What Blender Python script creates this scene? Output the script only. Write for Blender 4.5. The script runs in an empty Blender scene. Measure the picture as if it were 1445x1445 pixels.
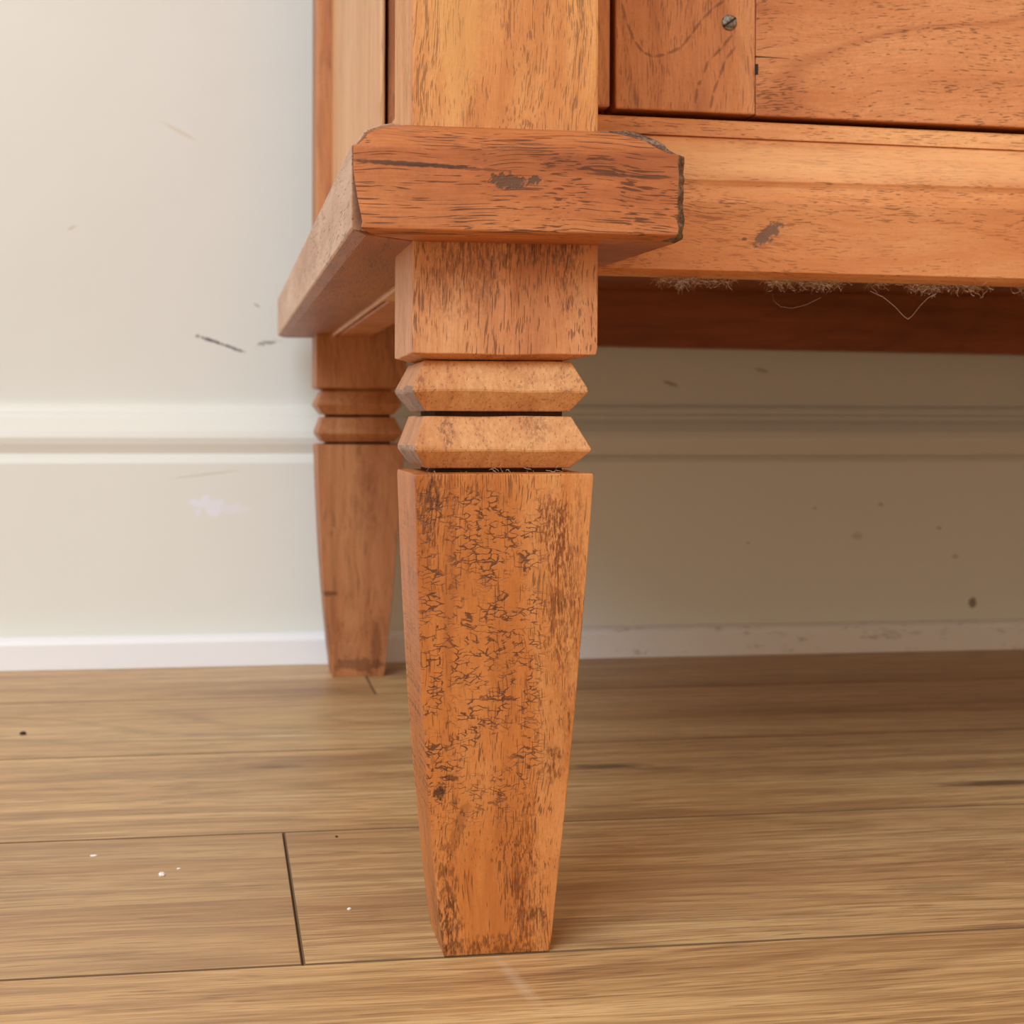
import bpy, bmesh, math, random
from mathutils import Vector, Matrix, noise

# ------------------------------------------------------------------ camera
IMG = 1445.0
FPX = 2375.0                      # focal length in pixels of the 1445 frame
CX, CY = 722.5, 591.0             # principal point (the frame is a low crop: horizon above centre)
YAW, ROLL = math.radians(9.8), 0.003
H = 0.1488                        # camera height above the floor, metres
scene = bpy.context.scene
fwd = Vector((math.sin(YAW), math.cos(YAW), 0))
rgt0 = Vector((math.cos(YAW), -math.sin(YAW), 0))
up0 = Vector((0, 0, 1))
rgt = rgt0 * math.cos(ROLL) + up0 * math.sin(ROLL)
upv = up0 * math.cos(ROLL) - rgt0 * math.sin(ROLL)
cd = bpy.data.cameras.new('camera')
cam = bpy.data.objects.new('camera', cd)
scene.collection.objects.link(cam)
cam.matrix_world = Matrix(((rgt.x, upv.x, -fwd.x, 0), (rgt.y, upv.y, -fwd.y, 0),
                           (rgt.z, upv.z, -fwd.z, H), (0, 0, 0, 1)))
cd.sensor_fit = 'HORIZONTAL'; cd.sensor_width = 36.0
cd.lens = FPX / IMG * 36.0
cd.shift_y = -(IMG / 2 - CY) / IMG
cd.clip_start = 0.02
cd.dof.use_dof = True; cd.dof.focus_distance = 0.47; cd.dof.aperture_fstop = 32.0
scene.camera = cam

# ------------------------------------------------------------------ light
world = bpy.data.worlds.new('room_light'); scene.world = world
world.use_nodes = True
bg = world.node_tree.nodes['Background']
bg.inputs[0].default_value = (1.0, 0.79, 0.56, 1); bg.inputs[1].default_value = 0.93

def area(name, loc, target, sx, sy, power, col):
    l = bpy.data.lights.new(name, 'AREA'); l.shape = 'RECTANGLE'; l.size = sx; l.size_y = sy
    l.energy = power; l.color = col
    o = bpy.data.objects.new(name, l); scene.collection.objects.link(o)
    o.location = loc
    o.rotation_euler = (Vector(target) - Vector(loc)).to_track_quat('-Z', 'Y').to_euler()
    return o
area('window_daylight', (-1.45, -1.8, 2.25), (0.1, 0.6, 0.15), 1.8, 1.6, 93, (0.775, 1.0, 1.25))
scene.view_settings.view_transform = 'Standard'
scene.view_settings.look = 'None'
scene.view_settings.gamma = 1.0
scene.view_settings.use_curve_mapping = False
scene.view_settings.exposure = -0.05

# ------------------------------------------------------------------ helpers
def ray(px, py):
    return fwd + rgt * ((px - CX) / FPX) + upv * (-(py - CY) / FPX)
def atY(px, py, Y):
    d = ray(px, py); t = Y / d.y
    return Vector((d.x * t, Y, H + d.z * t))
def onfloor(px, py, z=0.0):
    d = ray(px, py); t = (z - H) / d.z
    return Vector((d.x * t, d.y * t, z))
def zat(py, Y, px=722.5): return atY(px, py, Y).z
def xat(px, Y, py=591.0): return atY(px, py, Y).x
C = scene.collection
def new_obj(name, verts, faces, mats, parent=None, bevel=0.0, segs=2, mi=None, smooth=False):
    me = bpy.data.meshes.new(name)
    me.from_pydata([tuple(v) for v in verts], [], faces)
    bm = bmesh.new(); bm.from_mesh(me); bmesh.ops.recalc_face_normals(bm, faces=bm.faces)
    bm.to_mesh(me); bm.free()
    for m in (mats if isinstance(mats, (list, tuple)) else [mats]): me.materials.append(m)
    if mi:
        for p, k in zip(me.polygons, mi): p.material_index = k
    if smooth:
        for p in me.polygons: p.use_smooth = True
    o = bpy.data.objects.new(name, me); C.objects.link(o)
    if parent is not None: attach(o, parent)
    if bevel:
        b = o.modifiers.new('bevel', 'BEVEL'); b.width = bevel; b.segments = segs
        b.limit_method = 'ANGLE'; b.angle_limit = math.radians(20)
    return o
def attach(o, parent):
    """parent without moving: every mesh keeps world coordinates in its own mesh data"""
    o.parent = parent
    o.matrix_parent_inverse = Matrix.Translation(-Vector(parent.location)) if parent.parent is None else Matrix.Identity(4)
def tag(o, label, cat=None, group=None, kind=None):
    o['label'] = label
    if cat: o['category'] = cat
    if group: o['group'] = group
    if kind: o['kind'] = kind
    return o
def loft(rows, closed_ends=True):
    """rows: lists of equally many points (closed rings) -> verts, faces"""
    n = len(rows[0]); v = [p for r in rows for p in r]; f = []
    for i in range(len(rows) - 1):
        for j in range(n):
            k = (j + 1) % n
            f.append((i * n + j, i * n + k, (i + 1) * n + k, (i + 1) * n + j))
    if closed_ends:
        f.append(tuple(range(n - 1, -1, -1)))
        f.append(tuple((len(rows) - 1) * n + j for j in range(n)))
    return v, f
def box(name, a, b, mat, parent=None, bevel=0.0006, segs=2):
    (x0, y0, z0), (x1, y1, z1) = a, b
    r = lambda z: [(x0, y0, z), (x1, y0, z), (x1, y1, z), (x0, y1, z)]
    v, f = loft([r(z0), r(z1)])
    return new_obj(name, v, f, mat, parent, bevel, segs)

# ------------------------------------------------------------------ node helper
class NT:
    def __init__(s, name):
        s.m = bpy.data.materials.new(name); s.m.use_nodes = True
        s.t = s.m.node_tree; s.n = s.t.nodes
        s.bsdf = s.n['Principled BSDF']
        s.pos = s.n.new('ShaderNodeTexCoord').outputs['Object']
    def link(s, a, b): s.t.links.new(a, b)
    def setin(s, sock, v):
        if isinstance(v, bpy.types.NodeSocket): s.link(v, sock)
        else: sock.default_value = v
    def mapping(s, vec, loc=(0, 0, 0), rot=(0, 0, 0), scale=(1, 1, 1)):
        n = s.n.new('ShaderNodeMapping')
        s.link(vec, n.inputs[0]); n.inputs[1].default_value = loc
        n.inputs[2].default_value = rot; n.inputs[3].default_value = scale
        return n.outputs[0]
    def noise(s, vec, scale, detail=2.0, rough=0.5, dist=0.0):
        n = s.n.new('ShaderNodeTexNoise'); s.link(vec, n.inputs['Vector'])
        n.inputs['Scale'].default_value = scale; n.inputs['Detail'].default_value = detail
        n.inputs['Roughness'].default_value = rough; n.inputs['Distortion'].default_value = dist
        return n.outputs['Fac']
    def ncol(s, vec, scale, detail=2.0):
        n = s.n.new('ShaderNodeTexNoise'); s.link(vec, n.inputs['Vector'])
        n.inputs['Scale'].default_value = scale; n.inputs['Detail'].default_value = detail
        return n.outputs['Color']
    def math(s, op, a, b=0.0, c=0.0, clamp=False):
        n = s.n.new('ShaderNodeMath'); n.operation = op; n.use_clamp = clamp
        for i, v in enumerate((a, b, c)): s.setin(n.inputs[i], v)
        return n.outputs[0]
    def vmath(s, op, a, b=(0, 0, 0)):
        n = s.n.new('ShaderNodeVectorMath'); n.operation = op
        s.setin(n.inputs[0], a)
        if op == 'SCALE': n.inputs[3].default_value = b
        else: s.setin(n.inputs[1], b)
        return n.outputs['Value'] if op in ('LENGTH', 'DOT_PRODUCT', 'DISTANCE') else n.outputs[0]
    def step(s, v, lo, hi, a=0.0, b=1.0):
        n = s.n.new('ShaderNodeMapRange'); n.interpolation_type = 'SMOOTHSTEP'
        s.setin(n.inputs[0], v); n.inputs[1].default_value = lo; n.inputs[2].default_value = hi
        n.inputs[3].default_value = a; n.inputs[4].default_value = b
        return n.outputs[0]
    def mix(s, fac, a, b, mode='MIX'):
        n = s.n.new('ShaderNodeMix'); n.data_type = 'RGBA'; n.blend_type = mode
        s.setin(n.inputs[0], fac); 
        for k, v in ((6, a), (7, b)):
            if isinstance(v, bpy.types.NodeSocket): s.link(v, n.inputs[k])
            else: n.inputs[k].default_value = (*v[:3], 1)
        return n.outputs[2]
    def ramp(s, fac, stops):
        n = s.n.new('ShaderNodeValToRGB'); s.link(fac, n.inputs[0])
        e = n.color_ramp.elements
        while len(e) < len(stops): e.new(0.5)
        for el, (p, c) in zip(e, stops): el.position = p; el.color = (*c[:3], 1)
        return n.outputs[0]
    def sep(s, vec):
        n = s.n.new('ShaderNodeSeparateXYZ'); s.link(vec, n.inputs[0]); return n.outputs
    def blob(s, center, radii, rot=(0, 0, 0), wob=0.5, wscale=400.0, soft=0.35):
        """soft-edged ellipsoid mark (a stain, knot or scuff) at a fixed place on the thing"""
        v = s.vmath('SUBTRACT', s.pos, tuple(center))
        v = s.n_rot(v, rot)
        v = s.vmath('DIVIDE', v, tuple(radii))
        d = s.vmath('LENGTH', v)
        if wob:
            d = s.math('ADD', d, s.math('MULTIPLY', s.math('SUBTRACT', s.noise(s.pos, wscale, 3.0, 0.65), 0.5), 2 * wob))
        return s.step(d, 1.0 - soft, 1.0 + soft * 0.4, 1.0, 0.0)
    def n_rot(s, v, rot):
        if rot == (0, 0, 0): return v
        n = s.n.new('ShaderNodeVectorRotate'); n.rotation_type = 'EULER_XYZ'; n.invert = True
        s.link(v, n.inputs['Vector']); n.inputs['Rotation'].default_value = rot
        return n.outputs[0]
    def bump(s, h, strength, dist=0.001, prev=None):
        n = s.n.new('ShaderNodeBump'); n.inputs['Strength'].default_value = strength
        n.inputs['Distance'].default_value = dist; s.link(h, n.inputs['Height'])
        if prev is not None: s.link(prev, n.inputs['Normal'])
        return n.outputs[0]
    def finish(s, col, rough=0.5, normal=None, spec=0.4):
        s.setin(s.bsdf.inputs['Base Color'], col if isinstance(col, bpy.types.NodeSocket) else (*col, 1))
        s.setin(s.bsdf.inputs['Roughness'], rough)
        s.bsdf.inputs['Specular IOR Level'].default_value = spec
        if normal is not None: s.link(normal, s.bsdf.inputs['Normal'])
        return s.m

def srgb(r, g, b):
    f = lambda c: c / 12.92 if c <= 0.04045 else ((c + 0.055) / 1.055) ** 2.4
    return tuple(f(c / 255.0) for c in (r, g, b))

def grain_scale(axis, k):
    return tuple(k if a == axis else 1.0 for a in 'XYZ')

TEAK = dict(dark=srgb(150, 82, 42), mid=srgb(205, 128, 72), light=srgb(228, 164, 102))
def wood(name, axis='Z', dark=None, mid=None, light=None, seed=0.0, pores=0.5, cross=1500.0, stain=0.25,
         figure=0.35, crack=None, marks=(), rough=0.46, hue_scale=38.0, pore_len=0.06, tilt=(0, 0, 0)):
    t = NT(name)
    dark = dark or TEAK['dark']; mid = mid or TEAK['mid']; light = light or TEAK['light']
    p = t.mapping(t.pos, (seed, seed * 1.7, seed * 2.3), tilt)
    # gentle waviness of the grain
    w = t.vmath('SCALE', t.vmath('SUBTRACT', t.ncol(p, 22.0), (0.5, 0.5, 0.5)), 0.008)
    pw = t.vmath('ADD', p, w)
    g1 = t.mapping(pw, scale=grain_scale(axis, 0.13))
    big = t.noise(g1, hue_scale, 3.0, 0.55)
    mid_n = t.noise(g1, hue_scale * 5, 3.0, 0.6)
    v = t.math('ADD', t.math('MULTIPLY', big, 0.68), t.math('MULTIPLY', mid_n, 0.32))
    col = t.ramp(v, [(0.30, dark), (0.47, mid), (0.66, light)])
    # growth-ring figure
    rg = t.noise(t.mapping(pw, scale=grain_scale(axis, 0.22)), 14.0, 1.0, 0.4)
    ring = t.math('PINGPONG', t.math('MULTIPLY', rg, 26.0), 1.0)
    ringm = t.step(ring, 0.72, 1.0)
    col = t.mix(t.math('MULTIPLY', ringm, figure * 0.55), col, dark)
    # fine fibre
    fib = t.noise(t.mapping(pw, scale=grain_scale(axis, 0.035)), cross * 0.75, 2.0, 0.6)
    col = t.mix(t.step(fib, 0.35, 0.62, 0.24, 0.0), col, dark)
    # open pores: short dark dashes along the grain, denser in places
    pz = t.noise(t.mapping(pw, scale=grain_scale(axis, pore_len)), cross, 1.5, 0.55)
    dens = t.noise(t.mapping(p, scale=grain_scale(axis, 0.3)), 95.0, 2.0, 0.5)
    for mk in marks:
        if 'dens' in mk:
            mm = t.blob(mk['at'], mk['r'], mk.get('rot', (0, 0, 0)), mk.get('wob', 0.5), mk.get('ws', 250.0), 0.9)
            dens = t.math('ADD', dens, t.math('MULTIPLY', mm, mk['dens']))
    thr = t.math('ADD', t.math('ADD', pz, t.math('MULTIPLY', t.math('SUBTRACT', dens, 0.5), 0.34)), t.math('MULTIPLY', ringm, 0.04))
    pore = t.step(thr, 0.605, 0.680)
    porecol = srgb(52, 28, 18)
    col = t.mix(t.math('MULTIPLY', pore, pores), col, porecol)
    height = t.math('SUBTRACT', t.math('MULTIPLY', fib, 0.25), t.math('MULTIPLY', pore, 0.8 * pores))
    # old polish and grime
    if stain:
        st = t.noise(t.mapping(p, scale=grain_scale(axis, 0.45)), 62.0, 5.0, 0.68)
        stm = t.step(st, 0.53, 0.72)
        sp = t.noise(t.mapping(p, scale=grain_scale(axis, .3)), 1500.0, 3.0, 0.65)
        stm = t.math('MULTIPLY', stm, t.step(sp, 0.36, 0.58, 0.35, 1.0))
        col = t.mix(t.math('MULTIPLY', stm, stain), col, srgb(104, 52, 26))
    mot = t.noise(p, 900.0, 4.0, 0.75)
    col = t.mix(t.step(mot, 0.40, 0.62, 0.16, 0.0), col, dark)
    if crack:
        # crazed finish: short cracks running across the grain in one zone
        x, y, z = t.sep(t.pos)
        zone = t.math('MULTIPLY', t.step(x, crack[0], crack[0] + 0.006), t.step(x, crack[1] - 0.007, crack[1], 1.0, 0.0))
        zone = t.math('MULTIPLY', zone, t.math('MULTIPLY', t.step(z, crack[2], crack[2] + 0.02), t.step(z, crack[3] - 0.004, crack[3], 1.0, 0.0)))
        zone = t.math('MULTIPLY', zone, t.step(t.noise(p, 85.0, 2.0), 0.30, 0.50))
        cw = t.vmath('ADD', t.pos, t.vmath('SCALE', t.vmath('SUBTRACT', t.ncol(t.pos, 420.0, 3.0), (0.5, 0.5, 0.5)), 0.0026))
        vo = t.n.new('ShaderNodeTexVoronoi'); vo.feature = 'DISTANCE_TO_EDGE'
        t.link(t.mapping(cw, scale=(0.40, 0.0, 1.0)), vo.inputs['Vector']); vo.inputs['Scale'].default_value = 760.0
        br = t.noise(t.mapping(t.pos, scale=(0.7, 1, 1.0)), 480.0, 2.0)
        cr = t.math('MULTIPLY', t.step(vo.outputs['Distance'], 0.03, 0.10, 1.0, 0.0), t.step(br, 0.42, 0.56))
        cr = t.math('MULTIPLY', cr, zone)
        col = t.mix(t.math('MULTIPLY', zone, 0.25), col, srgb(186, 108, 46))
        col = t.mix(t.math('MULTIPLY', cr, 0.8), col, srgb(74, 40, 22))
        height = t.math('SUBTRACT', height, t.math('MULTIPLY', cr, 1.0))
    for mk in marks:
        if 'dens' in mk: continue
        c, amt = mk['col'], mk.get('amt', 0.8)
        mm = t.blob(mk['at'], mk['r'], mk.get('rot', (0, 0, 0)), mk.get('wob', 0.5), mk.get('ws', 500.0), mk.get('soft', 0.35))
        if mk.get('speckle'):
            mm = t.math('MULTIPLY', mm, t.step(t.noise(t.mapping(p, scale=grain_scale(axis, .22)), mk['speckle'], 4.0, 0.7), 0.44, 0.57, 0.0, 1.0))
        col = t.mix(t.math('MULTIPLY', mm, amt), col, c)
        if mk.get('dig'): height = t.math('SUBTRACT', height, t.math('MULTIPLY', mm, mk['dig']))
    nrm = t.bump(height, 0.55, 0.00035)
    r = t.math('ADD', t.math('MULTIPLY', mid_n, 0.12), rough - 0.06)
    return t.finish(col, r, nrm, 0.38)

# ------------------------------------------------------------------ setting materials
def paint(name, col, rough, var=0.03, bumps=0.08, marks=(), dirt=None):
    t = NT(name)
    n = t.noise(t.pos, 5.0, 3.0, 0.5)
    lo = tuple(c * (1 - var) for c in col); hi = tuple(min(1, c * (1 + var)) for c in col)
    c = t.ramp(n, [(0.35, lo), (0.65, hi)])
    for mk in marks:
        m = t.blob(mk['at'], mk['r'], mk.get('rot', (0, 0, 0)), mk.get('wob', 0.5), mk.get('ws', 300.0), mk.get('soft', 0.35))
        c = t.mix(t.math('MULTIPLY', m, mk.get('amt', 0.8)), c, mk['col'])
    if dirt:
        x, y, z = t.sep(t.pos)
        d = t.noise(t.mapping(t.pos, scale=(0.40, 1, 1)), 120.0, 5.0, 0.75)
        d2 = t.step(t.noise(t.pos, 3.2, 1.0), 0.45, 0.60)
        band = t.math('MULTIPLY', t.step(x, dirt[0], dirt[0] + 0.10), t.step(d, 0.56, 0.72))
        c = t.mix(t.math('MULTIPLY', band, 0.55), c, srgb(120, 92, 70))
    b = t.bump(t.noise(t.pos, 260.0, 3.0, 0.6), bumps, 0.0006)
    b = t.bump(t.noise(t.pos, 24.0, 2.0), bumps, 0.004, b)
    return t.finish(c, rough, b, 0.4)

def floor_wood(name):
    t = NT(name)
    at = t.n.new('ShaderNodeAttribute'); at.attribute_type = 'OBJECT'; at.attribute_name = 'tone'
    tone = at.outputs['Fac']
    cmb = t.n.new('ShaderNodeCombineXYZ')
    t.link(t.math('MULTIPLY', tone, 37.0), cmb.inputs[0]); t.link(t.math('MULTIPLY', tone, 11.0), cmb.inputs[2])
    p = t.vmath('ADD', t.pos, cmb.outputs[0])
    w = t.vmath('SCALE', t.vmath('SUBTRACT', t.ncol(t.mapping(p, scale=(0.35, 1, 1)), 13.0), (0.5, 0.5, 0.5)), 0.020)
    pw = t.vmath('ADD', p, w)
    big = t.noise(t.mapping(pw, scale=(0.10, 1, 1)), 26.0, 4.0, 0.6)
    col = t.ramp(big, [(0.28, srgb(176, 132, 86)), (0.44, srgb(214, 170, 114)), (0.60, srgb(228, 188, 130)), (0.75, srgb(234, 202, 148))])
    ln = t.noise(t.mapping(pw, scale=(0.018, 1, 1)), 330.0, 3.0, 0.6)
    col = t.mix(t.step(ln, 0.38, 0.58, 0.50, 0.0), col, srgb(142, 102, 66))
    col = t.mix(t.step(ln, 0.58, 0.74, 0.0, 0.22), col, srgb(216, 182, 136))
    rg = t.noise(t.mapping(pw, scale=(0.16, 1, 1)), 9.0, 1.0, 0.4)
    ring = t.step(t.math('PINGPONG', t.math('MULTIPLY', rg, 30.0), 1.0), 0.62, 1.0)
    col = t.mix(t.math('MULTIPLY', ring, 0.26), col, srgb(112, 76, 46))
    fine = t.noise(t.mapping(p, scale=(0.03, 1, 1)), 1500.0, 2.0, 0.6)
    col = t.mix(t.step(fine, 0.38, 0.56, 0.40, 0.0), col, srgb(120, 84, 54))
    dash = t.noise(t.mapping(pw, scale=(0.05, 1, 1)), 800.0, 2.0, 0.55)
    dd = t.noise(t.mapping(p, scale=(0.2, 1, 1)), 40.0, 3.0, 0.6)
    col = t.mix(t.step(t.math('ADD', dash, t.math('MULTIPLY', dd, .35)), 0.76, 0.86, 0.0, 0.55), col, srgb(104, 72, 46))
    col = t.mix(t.math('MULTIPLY', tone, 0.50), col, srgb(150, 108, 70))
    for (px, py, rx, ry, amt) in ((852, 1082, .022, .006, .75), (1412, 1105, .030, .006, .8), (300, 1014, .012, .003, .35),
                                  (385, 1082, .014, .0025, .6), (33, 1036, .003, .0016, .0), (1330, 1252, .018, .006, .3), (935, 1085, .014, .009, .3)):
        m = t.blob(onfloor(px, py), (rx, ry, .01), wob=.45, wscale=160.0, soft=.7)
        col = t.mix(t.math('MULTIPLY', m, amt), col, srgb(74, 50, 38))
    a, b = onfloor(700, 1350), onfloor(765, 1425)
    ang = math.atan2(b.y - a.y, b.x - a.x)
    m = t.blob((a + b) / 2, ((b - a).length * .55, .0022, .01), (0, 0, ang), wob=.6, wscale=500.0, soft=.9)
    col = t.mix(t.math('MULTIPLY', m, .22), col, srgb(225, 205, 180))
    nb = t.bump(t.math('ADD', t.math('MULTIPLY', ln, .6), t.math('MULTIPLY', fine, .5)), 0.25, 0.0004)
    r = t.math('ADD', t.math('MULTIPLY', ln, 0.16), 0.36)
    return t.finish(col, r, nb, 0.42)

# ------------------------------------------------------------------ the room
YBEAD = onfloor(500, 937.5).y          # front of the bead at the foot of the skirting
YSK = YBEAD + 0.012                    # skirting face
YW = YSK + 0.020                       # wall face
XL0, XR0 = -2.2, 2.4
def at_sk(px, py): return atY(px, py, YSK)
wm = []
def seg_mark(p0, p1, Y, half, col, amt, wob=.35, ws=500., soft=.4):
    a, b = atY(*p0, Y), atY(*p1, Y); d = b - a
    return dict(at=(a + b) / 2, r=(d.length / 2, .02, half), rot=(0, -math.atan2(d.z, d.x), 0), col=col, amt=amt, wob=wob, ws=ws, soft=soft)
wm.append(seg_mark((279, 474), (318, 487), YW, .0011, srgb(70, 55, 60), .85, 1.2))
wm.append(seg_mark((308, 484), (343, 496), YW, .0010, srgb(70, 55, 60), .8, 1.2))
wm.append(seg_mark((365, 486), (393, 481), YW, .0013, srgb(120, 105, 95), .65, 1.9))
wm.append(seg_mark((358, 428), (367, 434), YW, .0008, srgb(150, 135, 120), .6))
wm.append(seg_mark((228, 172), (280, 200), YW, .0012, srgb(205, 188, 160), .5))
wm.append(seg_mark((95, 325), (108, 318), YW, .001, srgb(190, 170, 140), .5))
wm.append(seg_mark((935, 538), (958, 545), YW, .0013, srgb(110, 84, 52), .55))
wm.append(seg_mark((1065, 520), (1085, 525), YW, .0013, srgb(140, 112, 86), .5))
WALLC = srgb(222, 219, 208)
wall_mat = paint('wall_paint', WALLC, 0.55, 0.02, 0.10, wm)
sm = []
pc = atY(295, 714, YSK)
sm.append(dict(at=pc, r=(.0100, .02, .0058), col=srgb(236, 234, 240), amt=.75, wob=1.7, ws=130., soft=.25))
sm.append(dict(at=atY(332, 717, YSK), r=(.008, .02, .0026), col=srgb(234, 230, 234), amt=.6, wob=1.8, ws=200., soft=.3))
sm.append(seg_mark((235, 676), (345, 663), YSK, .0006, srgb(200, 184, 155), .5))
sm.append(dict(at=atY(1372, 850, YSK), r=(.0030, .02, .0036), col=srgb(92, 66, 48), amt=.75, wob=.4, ws=400., soft=.4))
for (x, y, r, a) in ((1243, 712, .0022, .4), (1210, 756, .004, .25), (1325, 745, .002, .35), (1150, 717, .0015, .35), (1056, 766, .0012, .45), (1348, 785, .0025, .3)):
    sm.append(dict(at=atY(x, y, YSK), r=(r, .02, r * .7), col=srgb(100, 72, 52), amt=a, wob=.5, ws=500., soft=.5))
skirt_mat = paint('skirting_gloss', srgb(228, 225, 213), 0.36, 0.015, 0.05, sm)
moulding_mat = skirt_mat
bead_mat = paint('bead_gloss_white', srgb(240, 238, 236), 0.32, 0.01, 0.04, (), dirt=(0.10,))

wall = box('wall_back', (XL0, YW, 0.0), (XR0, YW + 0.1, 2.5), wall_mat, None, 0)
tag(wall, 'cream painted wall with a dark scuff mark above the skirting', 'wall', kind='structure')
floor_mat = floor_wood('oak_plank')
gap_mat = NT('plank_edge_dirt').finish(srgb(106, 78, 50), 0.8)  # dirt and board-edge colour along the plank joints
fl = box('floor', (XL0, -1.6, -0.05), (XR0, YW + 0.05, -0.0014), gap_mat, None, 0)
tag(fl, 'warm brown oak plank floor with dark narrow seams', 'floor', kind='structure')
# seams measured on the picture at x = 560
sy = [onfloor(560, y).y for y in (979, 1059, 1170.5, 1354.5)]
pitch = (sy[0] - sy[3]) / 3.0
seams = [sy[0] + pitch] + [sy[0] - k * pitch for k in range(0, 14)]
rnd = random.Random(5)
x_joint = {0: onfloor(523, 966).x, 3: onfloor(414, 1268).x, 1: -0.62, 2: 0.95, 4: -0.52}
tones = {(0, 1): .45, (0, 0): .22, (1, 1): .14, (1, 0): .10, (2, 0): .04, (2, 1): .08, (3, 0): .78, (3, 1): .55, (4, 1): .30, (4, 0): .2}  # own plank tones, some rows shifted to paint in the floor's light gradient
first = None
for i in range(len(seams) - 1):
    y1, y0 = min(seams[i], YW), seams[i + 1]
    g = 0.00035
    xj = x_joint.get(i, rnd.uniform(-.8, .8))
    cuts = [XL0] + [c for c in (xj - 1.25, xj, xj + 1.25, xj + 2.5) if XL0 + .1 < c < XR0 - .1] + [XR0]
    base_k = cuts.index(xj)
    for k in range(len(cuts) - 1):
        ez = 0.00012
        o = box('plank', (cuts[k] + ez, y0 + g, -0.012), (cuts[k + 1] - ez, y1 - g, 0.0), [floor_mat, gap_mat], fl, 0.0005, 1)
        for pl in o.data.polygons: pl.material_index = 0 if pl.normal.z > .9 else 1
        o.modifiers['bevel'].material = 1
        o['tone'] = tones.get((i, k - base_k + 1), rnd.uniform(.0, .6))

# skirting: (height above floor, distance proud of the wall)
def zs(py, Y=YSK): return zat(py, Y, 330)
prof = [(0.0, YSK), (zs(653), YSK), (zs(647), YSK + .0012), (zs(643.5), YSK + .0026), (zs(641), YSK + .0036), (zs(636), YSK + .0027), (zs(627), YSK + .0010),
        (zs(618), YSK + .0002), (zs(608), YSK + .0012), (zs(598), YSK + .0048), (zs(590), YSK + .0092), (zs(585), YSK + .0098),
        (zs(582), YSK + .0122), (zs(575), YSK + .0132), (zs(571), YSK + .0150), (zs(569), YW - .001), (zs(568), YW + .01), (0.0, YW + .01)]
rows = [[(x, y, z) for z, y in prof] for x in (XL0, XR0)]
v, f = loft(rows)
sk = new_obj('baseboard_back', v, f, skirt_mat, None, 0.0006, 2)
tag(sk, 'cream gloss skirting board with moulded top edge', 'skirting', kind='structure')
hb = zat(896, YBEAD, 300)
pr = [(0.0, YBEAD), (hb * .80, YBEAD + .0003), (hb * .92, YBEAD + .002), (hb, YBEAD + .0075), (hb - .0025, YSK - .0012), (hb - .0025, YSK + .001), (0.0, YSK + .001)]
v, f = loft([[(x, y, z) for z, y in pr] for x in (XL0, XR0)])
bd = new_obj('trim_1', v, f, bead_mat, None, 0.0008, 2)
tag(bd, 'thin white bead strip along the foot of the skirting', 'trim', kind='structure')

# ------------------------------------------------------------------ the cabinet
YF = 0.454                                        # front face of the corner posts
PX0, PX1 = xat(581, YF, 300), xat(844.5, YF, 300)
PD = 0.047                                        # post depth
DX, DY = 0.0022, 0.508                            # front corner to rear corner
CABW = 0.70
DXR = CABW - (PX1 - PX0) - 0.02                   # left post to right post
OV = 0.0177                                       # overhang of the plinth moulding
MX0, MY0 = PX0 - OV, YF - OV
ZTOP = 0.84
cab = bpy.data.objects.new('wooden_cabinet', None); C.objects.link(cab)
cab.location = ((PX0 + PX1) / 2, YF, 0); cab.empty_display_size = 0.05
tag(cab, 'reddish teak wooden cabinet on tapered block legs with carved rings', 'cabinet')

def fl_(p): return Vector(p)
def gm(px, py, Y, rx, rz, dens=.5, rot=0.0, **k):
    return dict(at=atY(px, py, Y), r=(rx, .03, rz), rot=(0, rot, 0), dens=dens, **k)
def mk(px, py, Y, rx, rz, col, amt=.7, rot=0.0, **k):
    return dict(at=atY(px, py, Y), r=(rx, .03, rz), rot=(0, rot, 0), col=col, amt=amt, **k)
DK = srgb(62, 34, 22); BR = srgb(112, 52, 22); GR = srgb(98, 70, 54)
post_mat = wood('teak_post', 'Z', mid=srgb(212, 140, 78), light=srgb(232, 172, 104), dark=srgb(178, 104, 54), seed=1.3, pores=.5, stain=.22, cross=2900, pore_len=.05,
                marks=[gm(602, 50, YF, .004, .035, .16, -.03), gm(715, 30, YF, .003, .03, .16), gm(812, 100, YF, .0035, .035, .3, .08), gm(590, 115, YF, .003, .008, .3), mk(650, 20, YF, .006, .03, srgb(220, 165, 95), .4)])
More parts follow.
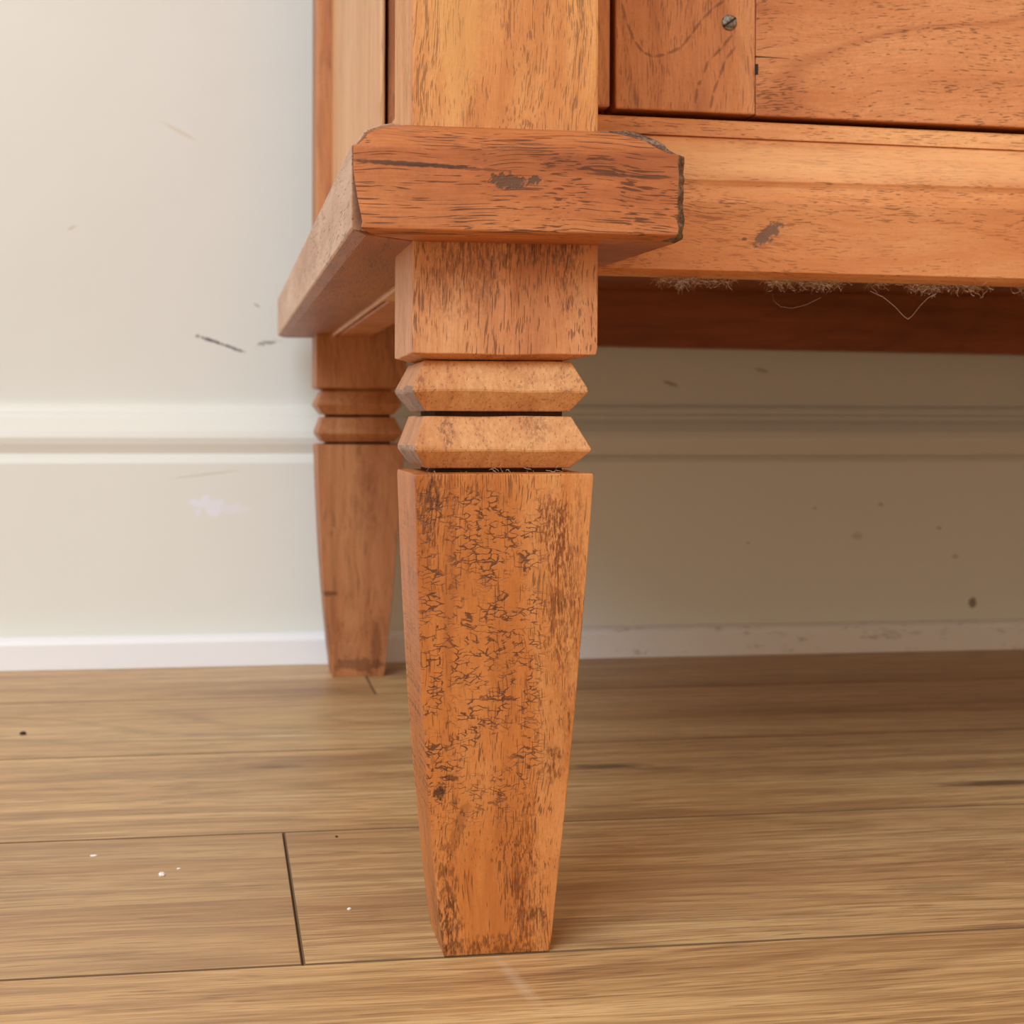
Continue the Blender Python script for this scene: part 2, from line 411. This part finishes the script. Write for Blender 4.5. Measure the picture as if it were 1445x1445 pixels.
bm_marks = [mk(605, 725, YF, .0035, .011, DK, .55, speckle=1000, wob=.6), mk(612, 700, YF, .002, .005, DK, .6, speckle=900),
            mk(780, 750, YF, .0045, .012, BR, .75, speckle=1600, wob=.5), mk(793, 830, YF, .004, .028, BR, .65, speckle=1600, wob=.6),
            mk(620, 1118, YF + .005, .0017, .0020, DK, .85, wob=1.2, ws=700), mk(637, 1097, YF + .005, .0021, .0010, DK, .7, wob=1.3, ws=700),
            mk(648, 1170, YF + .005, .0015, .009, srgb(96, 50, 22), .35, .30, wob=1.2, ws=400), mk(630, 1250, YF + .006, .0035, .014, srgb(88, 42, 18), .65, speckle=1200, wob=.6),
            mk(635, 1310, YF + .006, .004, .010, srgb(78, 38, 18), .7, speckle=1200, wob=.6), mk(745, 1280, YF + .006, .006, .013, srgb(92, 46, 24), .65, speckle=1300, wob=.6),
            mk(757, 1292, YF + .006, .0045, .0018, srgb(70, 36, 20), .6, speckle=900, wob=1.3), mk(780, 1080, YF + .004, .003, .006, srgb(92, 44, 20), .7, speckle=1200),
            mk(690, 1335, YF + .006, .016, .003, srgb(84, 42, 20), .6, speckle=1000, wob=.6), mk(740, 1200, YF + .005, .0035, .02, BR, .45, .1, speckle=1500),
            mk(635, 800, YF, .0018, .04, srgb(150, 82, 36), .45, wob=.5), mk(815, 800, YF, .002, .03, BR, .4, speckle=1700)]
leg_mat = wood('teak_leg', 'Z', dark=srgb(160, 86, 36), mid=srgb(200, 120, 56), light=srgb(216, 148, 86), seed=2.1, pores=.62, stain=.40, cross=2600, pore_len=.05,
               crack=(xat(576, YF, 900), xat(785, YF, 900), 0.030, zat(682, YF)), marks=bm_marks)
cap_mat = wood('teak_cap', 'Z', dark=srgb(166, 96, 52), mid=srgb(210, 138, 88), light=srgb(226, 166, 112), seed=3.7, pores=.60, stain=.40, cross=2500, pore_len=.05,
               marks=[mk(715, 350, YF, .022, .006, srgb(84, 44, 22), .55, speckle=1000, wob=.6), mk(650, 400, YF, .012, .010, srgb(128, 74, 50), .5, speckle=1400, wob=.6), mk(800, 380, YF, .004, .014, srgb(92, 48, 28), .5, speckle=1600, wob=.6)])
ring_mat = wood('teak_ring', 'Z', dark=srgb(150, 84, 42), mid=srgb(200, 132, 78), light=srgb(220, 160, 104), seed=4.2, pores=.35, stain=.35, cross=1500, pore_len=.5,
                marks=[mk(633, 610, YF, .0022, .005, srgb(90, 56, 38), .5, speckle=1300, wob=.5), mk(760, 600, YF, .004, .006, srgb(120, 72, 46), .4, speckle=1300, wob=.5)])
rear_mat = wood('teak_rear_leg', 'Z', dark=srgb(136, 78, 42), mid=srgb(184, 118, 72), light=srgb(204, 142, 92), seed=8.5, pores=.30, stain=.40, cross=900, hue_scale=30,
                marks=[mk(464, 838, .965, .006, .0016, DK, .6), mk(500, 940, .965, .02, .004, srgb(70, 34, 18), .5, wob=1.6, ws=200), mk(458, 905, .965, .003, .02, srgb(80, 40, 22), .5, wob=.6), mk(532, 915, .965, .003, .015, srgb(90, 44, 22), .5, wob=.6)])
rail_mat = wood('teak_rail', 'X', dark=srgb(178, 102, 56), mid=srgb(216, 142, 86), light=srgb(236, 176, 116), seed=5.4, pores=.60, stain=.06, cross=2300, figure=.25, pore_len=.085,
                marks=[dict(at=atY(1200, 232, .537), r=(.9, .03, .0085), col=srgb(236, 178, 122), amt=.5, wob=.35, ws=90., soft=.6), dict(at=atY(1200, 352, .528), r=(.9, .02, .013), col=srgb(200, 116, 62), amt=.5, wob=.4, ws=60., soft=.8), mk(1081, 331, .53, .0058, .0024, srgb(122, 88, 66), .95, -.62, wob=1.1, ws=500, dig=1.5), mk(1048, 338, .53, .001, .0006, srgb(100, 64, 48), .8)])  # paler upper slope, deeper orange flat face: light on the moulding painted in
block_mat = wood('teak_moulding', 'X', dark=srgb(140, 72, 36), mid=srgb(184, 106, 58), light=srgb(204, 130, 76), seed=6.6, pores=.75, stain=.30, cross=2300, figure=.3, pore_len=.018, hue_scale=48,
                 marks=[mk(718, 257, MY0, .0050, .0020, srgb(92, 64, 46), .9, wob=1.3, ws=600, dig=1.5), mk(755, 254, MY0, .0015, .0012, srgb(92, 64, 46), .9, wob=1.2, ws=900, dig=1.5),
                        mk(575, 231, MY0, .017, .0007, srgb(66, 42, 32), .8, .03, wob=.6), mk(640, 236, MY0, .016, .0005, srgb(72, 44, 32), .6, .04, wob=.6),
                        mk(870, 247, MY0, .009, .0005, srgb(66, 40, 30), .7, .03, wob=.5), mk(920, 250, MY0, .006, .0006, srgb(66, 40, 30), .7, -.02, wob=.5), gm(925, 309, MY0, .009, .002, .35), gm(870, 312, MY0, .008, .0015, .3)])
neck_mat = wood('shaded_neck', 'Z', dark=srgb(40, 24, 16), mid=srgb(64, 38, 24), light=srgb(84, 52, 34), seed=4.9, pores=.2, stain=.3, figure=0, rough=.85)  # dark stain puts the deep groove's shade into the neck colour
split_mat = wood('rough_split_edge', 'X', dark=srgb(70, 44, 32), mid=srgb(150, 104, 76), light=srgb(196, 156, 124), seed=4.4, pores=.8, stain=.4, figure=0, cross=1200, hue_scale=90)
side_mat = wood('teak_side_moulding', 'Y', dark=srgb(170, 128, 100), mid=srgb(210, 172, 146), light=srgb(226, 196, 170), seed=7.1, pores=.45, stain=.25, cross=1300, figure=.15, rough=.5)  # pale side faces: light from the left put into the wood colour
under_mat = wood('teak_moulding_underside', 'Y', dark=srgb(128, 76, 44), mid=srgb(172, 106, 62), light=srgb(196, 132, 84), seed=7.9, pores=.4, stain=.35, cross=1300, figure=.2)  # darker orange copy: the same strip's shaded underside, painted in
end_mat = wood('rough_end_grain', 'Y', dark=srgb(66, 44, 34), mid=srgb(110, 82, 66), light=srgb(168, 140, 118), seed=9.9, pores=.8, stain=.5, cross=1400, figure=0, rough=.7, pore_len=.9, hue_scale=420.0)
def sl(p0, p1, half=.0006, amt=.55):
    return seg_mark(p0, p1, .55, half, srgb(96, 54, 34), amt, .7, 900., .5)
_cv = [(876, 0), (884, 30), (895, 58), (908, 74), (922, 80), (940, 77), (962, 66), (976, 48), (990, 28), (1008, 10), (1024, 0)]
stile_marks = [sl(a, b) for a, b in zip(_cv[:-1], _cv[1:])] + [sl((1034, 48), (1020, 66)), sl((1020, 66), (1004, 82)), sl((1000, 84), (993, 104)), sl((990, 112), (984, 122)), sl((984, 122), (981, 148)),
               sl((1038, 66), (1024, 84)), sl((1024, 84), (1014, 112)), sl((1014, 112), (1006, 132)), sl((1006, 132), (1002, 156))]
stile_mat = wood('teak_stile', 'Z', dark=srgb(166, 96, 54), mid=srgb(212, 136, 82), light=srgb(224, 156, 102), seed=10.2, pores=.42, stain=.22, cross=2300, figure=.5, marks=stile_marks)
drail_mat = wood('teak_door_rail', 'X', dark=srgb(164, 92, 52), mid=srgb(208, 132, 80), light=srgb(222, 152, 98), seed=11.6, pores=.62, stain=.14, cross=2300, figure=.8, pore_len=.10, tilt=(0, .05, 0))
panel_mat = wood('teak_side_panel', 'Z', dark=srgb(196, 132, 88), mid=srgb(220, 168, 116), light=srgb(232, 186, 138), seed=12.4, pores=.25, stain=.10, cross=1100)
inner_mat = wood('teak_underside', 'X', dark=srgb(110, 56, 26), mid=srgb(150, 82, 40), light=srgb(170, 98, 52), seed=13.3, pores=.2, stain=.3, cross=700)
metal = NT('aged_screw_steel')
_n = metal.noise(metal.pos, 900.0, 3.0)
screw_mat = metal.finish(metal.ramp(_n, [(0.35, srgb(92, 82, 74)), (0.7, srgb(170, 160, 148))]), 0.38)
metal.bsdf.inputs['Metallic'].default_value = 0.85
slot_mat = NT('dark_slot').finish(srgb(48, 38, 32), 0.8)
dust_mat = NT('pale_dust').finish(srgb(188, 158, 130), 0.9)

rj = random.Random(11)
def rect_ring(z, x0, x1, y0, y1, n=10, jz=0.0, jx=0.0):
    """closed rectangle outline, n segments on each side, slightly uneven like hand-cut wood"""
    pts = []
    for k in range(n): pts.append((x0 + (x1 - x0) * k / n, y0))
    for k in range(n): pts.append((x1, y0 + (y1 - y0) * k / n))
    for k in range(n): pts.append((x1 - (x1 - x0) * k / n, y1))
    for k in range(n): pts.append((x0, y1 - (y1 - y0) * k / n))
    out = []
    for (x, y) in pts:
        q = noise.noise(Vector((x * 60, y * 60, z * 500)))
        q2 = noise.noise(Vector((x * 60 + 9, y * 60, z * 500 + 4)))
        cx, cy = (x0 + x1) / 2, (y0 + y1) / 2
        s = 1 + jx * q2 / max(x1 - x0, 1e-4)
        out.append((cx + (x - cx) * s, cy + (y - cy) * s, z + jz * q))
    return out
YB = YF + PD
def zf(py, Y=YF): return zat(py, Y, 710)
def make_leg(name, mats, dx=0.0, dy=0.0, parent=cab):
    mleg, mcap, mring = mats
    sh = lambda rows: [[(x + dx, y + dy, z) for (x, y, z) in r] for r in rows]
    # tapered shaft (the leg itself), slightly bowed
    tz = zf(669)
    rows = []
    tab = [(0.0, xat(627, YF + .0075, 1340), xat(774, YF + .0075, 1340), .0075), (0.004, xat(624, YF + .0072, 1310), xat(778.5, YF + .0072, 1310), .0071)]
    for py, xl, xr in ((1270, 617.5, 784.5), (1180, 609.5, 794), (1090, 602.5, 803.5), (1000, 597, 812), (900, 592.5, 820.5), (800, 588.5, 828.5), (700, 585.8, 836), (676, 585.2, 837.5)):
        k = (1340 - py) / (1340 - 668.0); ins = .0075 * (1 - k) ** 1.25
        tab.append((zat(py, YF + ins, 710), xat(xl, YF + ins, py), xat(xr, YF + ins, py), ins))
    for z, a, b, ins in tab: rows.append(rect_ring(z, a, b, YF + ins, YB - ins - .001, 8, 0, .0004))
    x0, x1 = tab[-1][1], tab[-1][2]
    rows.append(rect_ring(tz, x0 + .0001, x1 - .0001, YF + .0001, YB - .0010, 8, .0002))
    rows.append(rect_ring(tz + .0003, x0 + .004, x1 - .004, YF + .004, YB - .005, 8))
    v, f = loft(sh(rows)); leg = new_obj(name, v, f, mleg, parent, 0.0003, 2)
    # block under the cabinet
    rows = []
    x0, x1 = xat(582, YF, 420), xat(843.5, YF, 420)
    zc = zf(500)
    ins = .0040
    rows.append(rect_ring(zc - .0014, x0 + .0055, x1 - .0080, YF + .0050, YB - .005, 10))
    rows.append(rect_ring(zc, x0, x1 - .0004, YF, YB, 10, .0005))
    rows.append(rect_ring(zc + .0020, x0, x1, YF, YB, 10))
    rows.append(rect_ring(zc + .018, x0, x1, YF, YB, 10, 0, .0003))
    rows.append(rect_ring(zc + .052, x0, x1, YF, YB, 10))
    v, f = loft(sh(rows)); new_obj('leg_block', v, f, mcap, leg, 0.0003, 2)
    # two carved rings with waists between
    for (py0, pym, py1, xl, xr, jz, ni) in ((507.5, 550.5, 580.5, 582, 831, .0012, .0046), (585.8, 634, 660.5, 585, 837, .0008, .0046)):
        X0, X1 = xat(xl, YF, pym), xat(xr, YF, pym)
        nx0, nx1 = xat(603, YF, pym), xat(808.5, YF, pym)
        i0 = .0043
        z0, zm, z1 = zf(py1, YF + i0), zf(pym), zf(py0, YF + i0)
        rows = [rect_ring(z0 + .0001, nx0 + .004, nx1 - .004, YF + i0 + .004, YB - i0 - .004, 12),
                rect_ring(z0, nx0, nx1, YF + i0, YB - i0, 12),
                rect_ring(zm - .0005, X0 + .0001, X1 - .0002, YF + .0002, YB - .0006, 12, jz, .0008),
                rect_ring(zm + .0006, X0 + .0002, X1 - .0003, YF + .0003, YB - .0008, 12, jz, .0008),
                rect_ring(z1 - .0004, nx0 - .0004, nx1 + .0004, YF + i0, YB - i0, 12, .0004),
                rect_ring(z1 - .0002, nx0 + .004, nx1 - .004, YF + i0 + .004, YB - i0 - .004, 12)]
        v, f = loft(sh(rows))
        mi = [1 if (r_ in (1, 2) and j >= 36) else 0 for r_ in range(5) for j in range(48)] + [0, 0]
        new_obj('ring', v, f, [mring, mring if mring is rear_mat else split_mat], leg, 0.0003, 1, mi)
    wx0, wx1 = xat(618, YF, 580), xat(800, YF, 580)
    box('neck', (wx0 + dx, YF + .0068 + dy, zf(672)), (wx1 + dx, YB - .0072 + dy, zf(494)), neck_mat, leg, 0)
    return leg
front = (leg_mat, cap_mat, ring_mat); rear = (rear_mat, rear_mat, rear_mat)
make_leg('leg', front)
make_leg('leg', rear, DX, DY)
make_leg('leg', front, DXR, 0)
make_leg('leg', rear, DXR, DY)

# corner posts above the plinth
zp0 = zf(300)
for (dx, dy, m) in ((0, 0, post_mat), (DX, DY, rear_mat), (DXR, 0, post_mat), (DXR, DY, rear_mat)):
    o = box('corner_post', (PX0 + dx, YF + dy, zp0), (PX1 + dx, YB + dy, ZTOP - .02), m, cab, 0.0009, 2)

# plinth moulding: (z, inset from the outer face)
MPROF = [(zat(py, MY0 + i, 725), i) for py, i in ((336, .0042), (328.5, .0006), (326, 0.0), (211.0, 0.0), (210.0, .0013), (203, .0028), (195, .0040), (189, .0062), (184, .0100), (181.5, .0150))]
WID = 0.043
XRB = xat(957.5, MY0, 270)
_p = []
for k, (z, i) in enumerate(MPROF):                     # extra rows on the flat face so the sawn end can be ragged
    _p.append((z, i))
    if k == 2: _p += [(z + (MPROF[3][0] - z) * q / 14.0, 0.0) for q in range(1, 14)]
BPROF = _p
YREAR = YBEAD - 0.006
def corner_block(xl, xr, mirror):
    """plinth piece breaking forward round a corner post; mitred on its outer end, sawn on the other"""
    rows = []
    for z, i in BPROF:
        j1, j2, j3 = (rj.uniform(-.00035, .00035) for _ in range(3))
        top = max(0.0, (z - MPROF[3][0]) / (MPROF[-1][0] - MPROF[3][0])) ** .6 * .009
        k = (z - MPROF[0][0]) / (MPROF[-1][0] - MPROF[0][0])
        e = .0024 * max(0.0, 1 - abs(k - .10) / .45) ** 1.3          # the mitre has opened at its lower end
        r = [(xl + i + .00035 + e, MY0 + i), (xr - i * .9 - top * .75 + j1 * .6, MY0 + i), (xr + .0024 - i * .7 - top * .4 + j2, MY0 + .0036 + i * .6), (xr + .0036 - i * .6 - top * .6 + j3, MY0 + .0085 + i * .3), (xr - .004, .56), (xl + WID, .56), (xl + WID, MY0 + WID - .0004)]
        if mirror: r = [(2 * mirror - x, y) for x, y in r]
        rows.append([(x, y, z) for x, y in r])
    v, f = loft(rows)
    n = 7; mi = []
    for a in range(len(rows) - 1):
        for j in range(n): mi.append(1 if j in (1, 2, 3) else 0)
    mi += [0, 0]
    return new_obj('plinth_block', v, f, [block_mat, end_mat], cab, 0.0004, 2, mi)
def side_strip(xl, mirror):
    rows = []
    for z, i in MPROF:
        ii = i if z < MPROF[3][0] + .0001 else i * .8
        r = [(xl + ii, MY0 + ii + .0003), (xl + WID - .0004, MY0 + WID), (xl + WID - .0004, YREAR), (xl + ii, YREAR)]
        if mirror: r = [(2 * mirror - x, y) for x, y in r]
        rows.append([(x, y, z) for x, y in r])
    v, f = loft(rows)
    mi = [1 if a == 0 else 0 for a in range(len(rows) - 1) for j in range(4)] + [1, 1]
    return new_obj('plinth_side', v, f, [side_mat, under_mat], cab, 0.0004, 2, mi)
MIR = (PX0 + PX1 + DXR) / 2
for m in (0, MIR):
    corner_block(MX0, XRB, m); side_strip(MX0, m)

# front rail between the corner posts: moulded, measured at its two ends in the picture
YR = 0.528
xa, xb_ = xat(846, YR, 380), xat(1445, YR, 390)
def rail_pt(yl, yr, Y):
    """a line of the rail: heights at the picture's x = 846 and x = 1445, run on to the right post"""
    a, b = atY(846, yl, Y), atY(1445, yr, Y)
    s = (b.z - a.z) / (b.x - a.x)
    return lambda x: a.z + s * (x - a.x)
RP = [(161.5, 189.5, .5740), (162.0, 190.0, .5492), (164.0, 192.0, .5478), (172, 200, .5466), (181, 208, .5459), (186.0, 212.0, .5454), (187.5, 213.5, .5466), (189.5, 215.5, .5440),
      (194, 219, .5424), (208, 231, .5382), (224, 244, .5346), (240, 257, .5314), (249, 265, .5300), (253, 269, .5304), (258, 274, .5307), (264, 280, .5304), (271, 286, .5291), (277, 292, .5279), (281, 296, .5276),
      (377.5, 393.0, .5290), (380, 395.5, .5298), (388, 404.5, .5340), (389, 405.5, .5700)]
RX0, RX1 = PX0 + .02, PX0 + DXR + .03
rows = []
for x in (RX0, RX1):
    rows.append([(x, Y, rail_pt(a, b, Y)(x)) for a, b, Y in RP])
v, f = loft(rows)
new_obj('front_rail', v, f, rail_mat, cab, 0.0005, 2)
gapf = rail_pt(162.0, 190.0, .55)

# door: stiles and rails, a screw in the corner joint
YD = .5500
botf = rail_pt(152.0, 178.5, YD)
gx0, gx1 = xat(862, YD, 100), xat(869.5, YD, 100)
DM = (gx0 + PX0 + DXR + .02) / 2
box('face_stile', (PX0 + .015, .5510, gapf(.1) + .0026), (gx0, .575, ZTOP - .02), stile_mat, cab, .0008, 2)
jx = xat(1066, YD, 60)
DZ1 = ZTOP - .045
def door(x0, x1, hinge_left):
    d = bpy.data.objects.new('door', None); C.objects.link(d); d.empty_display_size = .03
    d.location = (0, 0, 0); attach(d, cab)
    sw = jx - gx1; rw = .075
    def prism(name, xl, xr, zl, zr, zt, m, y0=YD):
        r = [[(xl, y, zl), (xr, y, zr), (xr, y, zt), (xl, y, zt)] for y in (y0, YD + .019)]
        v, f = loft(r); return new_obj(name, v, f, m, d, .0005, 2)
    prism('stile', x0, x0 + sw, botf(x0), botf(x0 + sw), DZ1, stile_mat)
    prism('stile', x1 - sw, x1, botf(x1 - sw), botf(x1), DZ1, stile_mat)
    za = botf(x0 + sw) + .0000; zb2 = botf(x1 - sw)
    prism('rail', x0 + sw + .00012, x1 - sw - .0001, za - .0004, zb2 - .0004, za + rw, drail_mat, YD - .0003)
    prism('rail', x0 + sw + .0001, x1 - sw - .0001, DZ1 - rw, DZ1 - rw, DZ1, drail_mat)
    r = [[(x0 + sw - .002, y, za + rw - .002), (x1 - sw + .002, y, za + rw - .002), (x1 - sw + .002, y, DZ1 - rw + .002), (x0 + sw - .002, y, DZ1 - rw + .002)] for y in (YD + .007, YD + .013)]
    v, f = loft(r); new_obj('panel', v, f, panel_mat, d, .0004, 1)
    return d
dl = door(gx1, DM - .001, True)
dr = door(DM + .001, PX0 + DXR - .006, False)
# slotted screw
sc = atY(1029, 32, YD)
def disc(name, c, r, y0, y1, mat, parent, n=28, dome=.0004):
    rows = []
    for rr, y in ((r, y1), (r, y0 + .0003), (r * .88, y0), (r * .45, y0 - dome * .6), (r * .05, y0 - dome)):
        rows.append([(c.x + rr * math.cos(2 * math.pi * k / n), y, c.z + rr * math.sin(2 * math.pi * k / n)) for k in range(n)])
    v, f = loft(rows); return new_obj(name, v, f, mat, parent, 0, smooth=False)
scr = disc('screw', sc, .00265, YD - .0006, YD + .002, screw_mat, dl)
ang = math.radians(36)
u = Vector((math.cos(ang), 0, math.sin(ang))); w_ = Vector((-math.sin(ang), 0, math.cos(ang)))
hv = []
for y in (YD - .00115, YD - .0002):
    hv.append([tuple(Vector((sc.x, y, sc.z)) + u * (a * .0025) + w_ * (b * .00035)) for a, b in ((-1, -1), (1, -1), (1, 1), (-1, 1))])
v, f = loft(hv); new_obj('screw_slot', v, f, slot_mat, scr.parent, 0)
# small open mortise in the joint and a split in the rail
mo = atY(1067.5, 98, YD)
box('mortise_gap', (mo.x - .0004, YD - .00036, mo.z - .0018), (mo.x + .0005, YD + .001, mo.z + .0018), slot_mat, dl, 0)
sp0, sp1 = atY(1066, 80, YD), atY(1114, 83, YD)
v, f = loft([[(sp0.x, y, sp0.z - .00022), (sp1.x, y, sp1.z - .00003), (sp1.x, y, sp1.z + .00003), (sp0.x, y, sp0.z + .00022)] for y in (YD - .00036, YD + .001)])
new_obj('split', v, f, slot_mat, dl, 0)

# left and right sides
XS = xat(470, YF + DY, 200) - .0005                # face of the side board
YSB = XS / math.tan(YAW + math.atan((535 - CX) / FPX))
zr = zat(158, .60, 548)
for m in (0, MIR):
    fx = (lambda x: x) if not m else (lambda x: 2 * m - x)
    def sbox(name, a, b, mat, bev=.0008):
        x0, x1 = sorted((fx(a[0]), fx(b[0])))
        return box(name, (x0, a[1], a[2]), (x1, b[1], b[2]), mat, cab, bev)
    sbox('side_panel', (XS, YSB, zp0 - .01), (XS + .0020, YF + DY + .004, ZTOP - .02), panel_mat)
    sbox('side_panel_core', (XS + .0036, YSB + .004, zp0 - .01), (XS + .022, YF + DY + .004, ZTOP - .02), stile_mat)
    sbox('side_rail', (XS, YB - .002, zp0 - .01), (XS + .0225, YSB - .0003, zr), panel_mat)
# carcass inside, floor board, back, top
zbt = gapf(.1)
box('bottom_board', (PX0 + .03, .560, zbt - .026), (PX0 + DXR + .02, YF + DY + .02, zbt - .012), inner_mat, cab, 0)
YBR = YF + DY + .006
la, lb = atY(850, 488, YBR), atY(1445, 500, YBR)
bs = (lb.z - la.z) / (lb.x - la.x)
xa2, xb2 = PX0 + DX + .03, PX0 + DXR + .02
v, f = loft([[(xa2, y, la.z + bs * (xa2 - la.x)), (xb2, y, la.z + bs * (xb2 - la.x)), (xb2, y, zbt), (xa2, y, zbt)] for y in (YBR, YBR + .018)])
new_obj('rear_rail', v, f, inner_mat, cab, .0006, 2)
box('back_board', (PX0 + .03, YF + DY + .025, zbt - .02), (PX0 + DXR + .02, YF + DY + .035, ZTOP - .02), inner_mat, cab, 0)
box('cabinet_top', (PX0 - .02, YF - .02, ZTOP - .02), (PX1 + DXR + .02, YREAR, ZTOP + .004), panel_mat, cab, .003, 3)

# ------------------------------------------------------------------ dust and lint hanging under the rail
rd = random.Random(3)
dv, df = [], []
def strand(pts, r):
    n0 = len(dv)
    for p in pts:
        for k in range(3):
            a = 2 * math.pi * k / 3
            dv.append((p[0], p[1] + r * math.cos(a), p[2] + r * math.sin(a)) if True else p)
    for i in range(len(pts) - 1):
        for k in range(3):
            a, b = n0 + i * 3 + k, n0 + i * 3 + (k + 1) % 3
            df.append((a, b, b + 3, a + 3))
def curly(c, L, r, droop):
    p = Vector(c); d = Vector((rd.uniform(-1, 1), rd.uniform(-.6, .6), rd.uniform(-.7, .25))).normalized(); pts = [tuple(p)]
    for k in range(6):
        d = (d + Vector((rd.uniform(-.8, .8), rd.uniform(-.8, .8), rd.uniform(-.8, .8) - droop))).normalized()
        p = p + d * (L / 6); pts.append(tuple(p))
    strand(pts, r)
def edge(px, Y=.534):
    t = (px - 846) / (1445 - 846.)
    return atY(px, 388.5 + t * 16.5, Y)
x = 925.0
while x < 1470:
    dn = max(0.08, min(1.0, .45 + .9 * math.sin(x * .027 + 1) * math.sin(x * .061)))
    if 930 < x < 1000: dn = .75
    for k in range(int(11 * dn)):
        c = edge(x + rd.uniform(-4, 4)); c.y += rd.uniform(-.001, .004); c.z += rd.uniform(-.0008, .0004)
        curly(c, rd.uniform(.0012, .0050), rd.uniform(.00004, .00009), .1)
    x += 3.0
for k in range(40):
    c = edge(961 + rd.gauss(0, 5)); c.z -= abs(rd.gauss(0, .0014)); curly(c, .003, .0001, .3)
hair = [(1228, 411), (1246, 419), (1262, 432), (1275, 446), (1281, 450.5), (1287, 446), (1298, 432), (1310, 420), (1322, 414)]
strand([tuple(atY(a, b, .534)) for a, b in hair], .00006)
strand([tuple(atY(a, b, .534)) for a, b in [(1090, 415), (1092, 425), (1102, 433), (1118, 435), (1138, 430), (1158, 420)]], .000025)
for k in range(60):                                     # lint by the leg block under the side moulding
    c = atY(rd.uniform(524, 553), rd.uniform(428, 458), .86); curly(c, .006, .00014, .1)
for k in range(26):                                     # lint caught in the groove above the tapered shaft
    c = Vector((rd.uniform(xat(590, YF, 665), xat(820, YF, 665)), YF + rd.uniform(.001, .004), zf(667) + rd.uniform(0, .0006))); curly(c, .003, .00007, .0)
du = new_obj('dust_fluff', dv, df, dust_mat, cab)
du['kind'] = 'stuff'; du['label'] = 'pale fluffy dust and lint under the front rail'

# ------------------------------------------------------------------ crumbs on the floor
white = NT('white_paint_chip').finish(srgb(236, 232, 226), 0.5)
black = NT('dark_crumb').finish(srgb(40, 32, 24), 0.7)
def chip(name, px, py, w, d, h, mat, label, cat, group=None):
    c = onfloor(px, py); n = 7; rows = []
    rr = [rd.uniform(.7, 1.15) for _ in range(n)]
    for s, z in ((.9, -.00005), (1.0, h * .4), (.6, h)):
        rows.append([(rr[k] * s * w * math.cos(2 * math.pi * k / n), rr[k] * s * d * math.sin(2 * math.pi * k / n), z) for k in range(n)])
    v, f = loft(rows); o = new_obj(name, v, f, mat); o.location = (c.x, c.y, 0)
    return tag(o, label, cat, group)
chip('paint_chip', 228, 1235, .0014, .0018, .0009, white, 'largest white paint chip, on the plank that ends before the front leg', 'paint chip', 'paint chips on the floor')
chip('paint_chip', 132, 1208, .0014, .0010, .0004, white, 'flat white paint chip close to a plank seam', 'paint chip', 'paint chips on the floor')
chip('paint_chip', 252, 1226, .0007, .0007, .0003, white, 'tiny white speck beside the larger paint chip', 'paint chip', 'paint chips on the floor')
chip('paint_chip', 493, 1283, .0008, .0010, .0004, white, 'tiny white speck between plank end joint and front leg', 'paint chip', 'paint chips on the floor')
chip('crumb', 33, 1036, .0018, .0022, .0012, black, 'dark crumb on the plank near the white skirting', 'crumb', 'dark crumbs on the floor')
chip('crumb', 475, 1181, .0006, .0008, .0004, black, 'tiny dark crumb near the seam beside the front leg', 'crumb', 'dark crumbs on the floor')
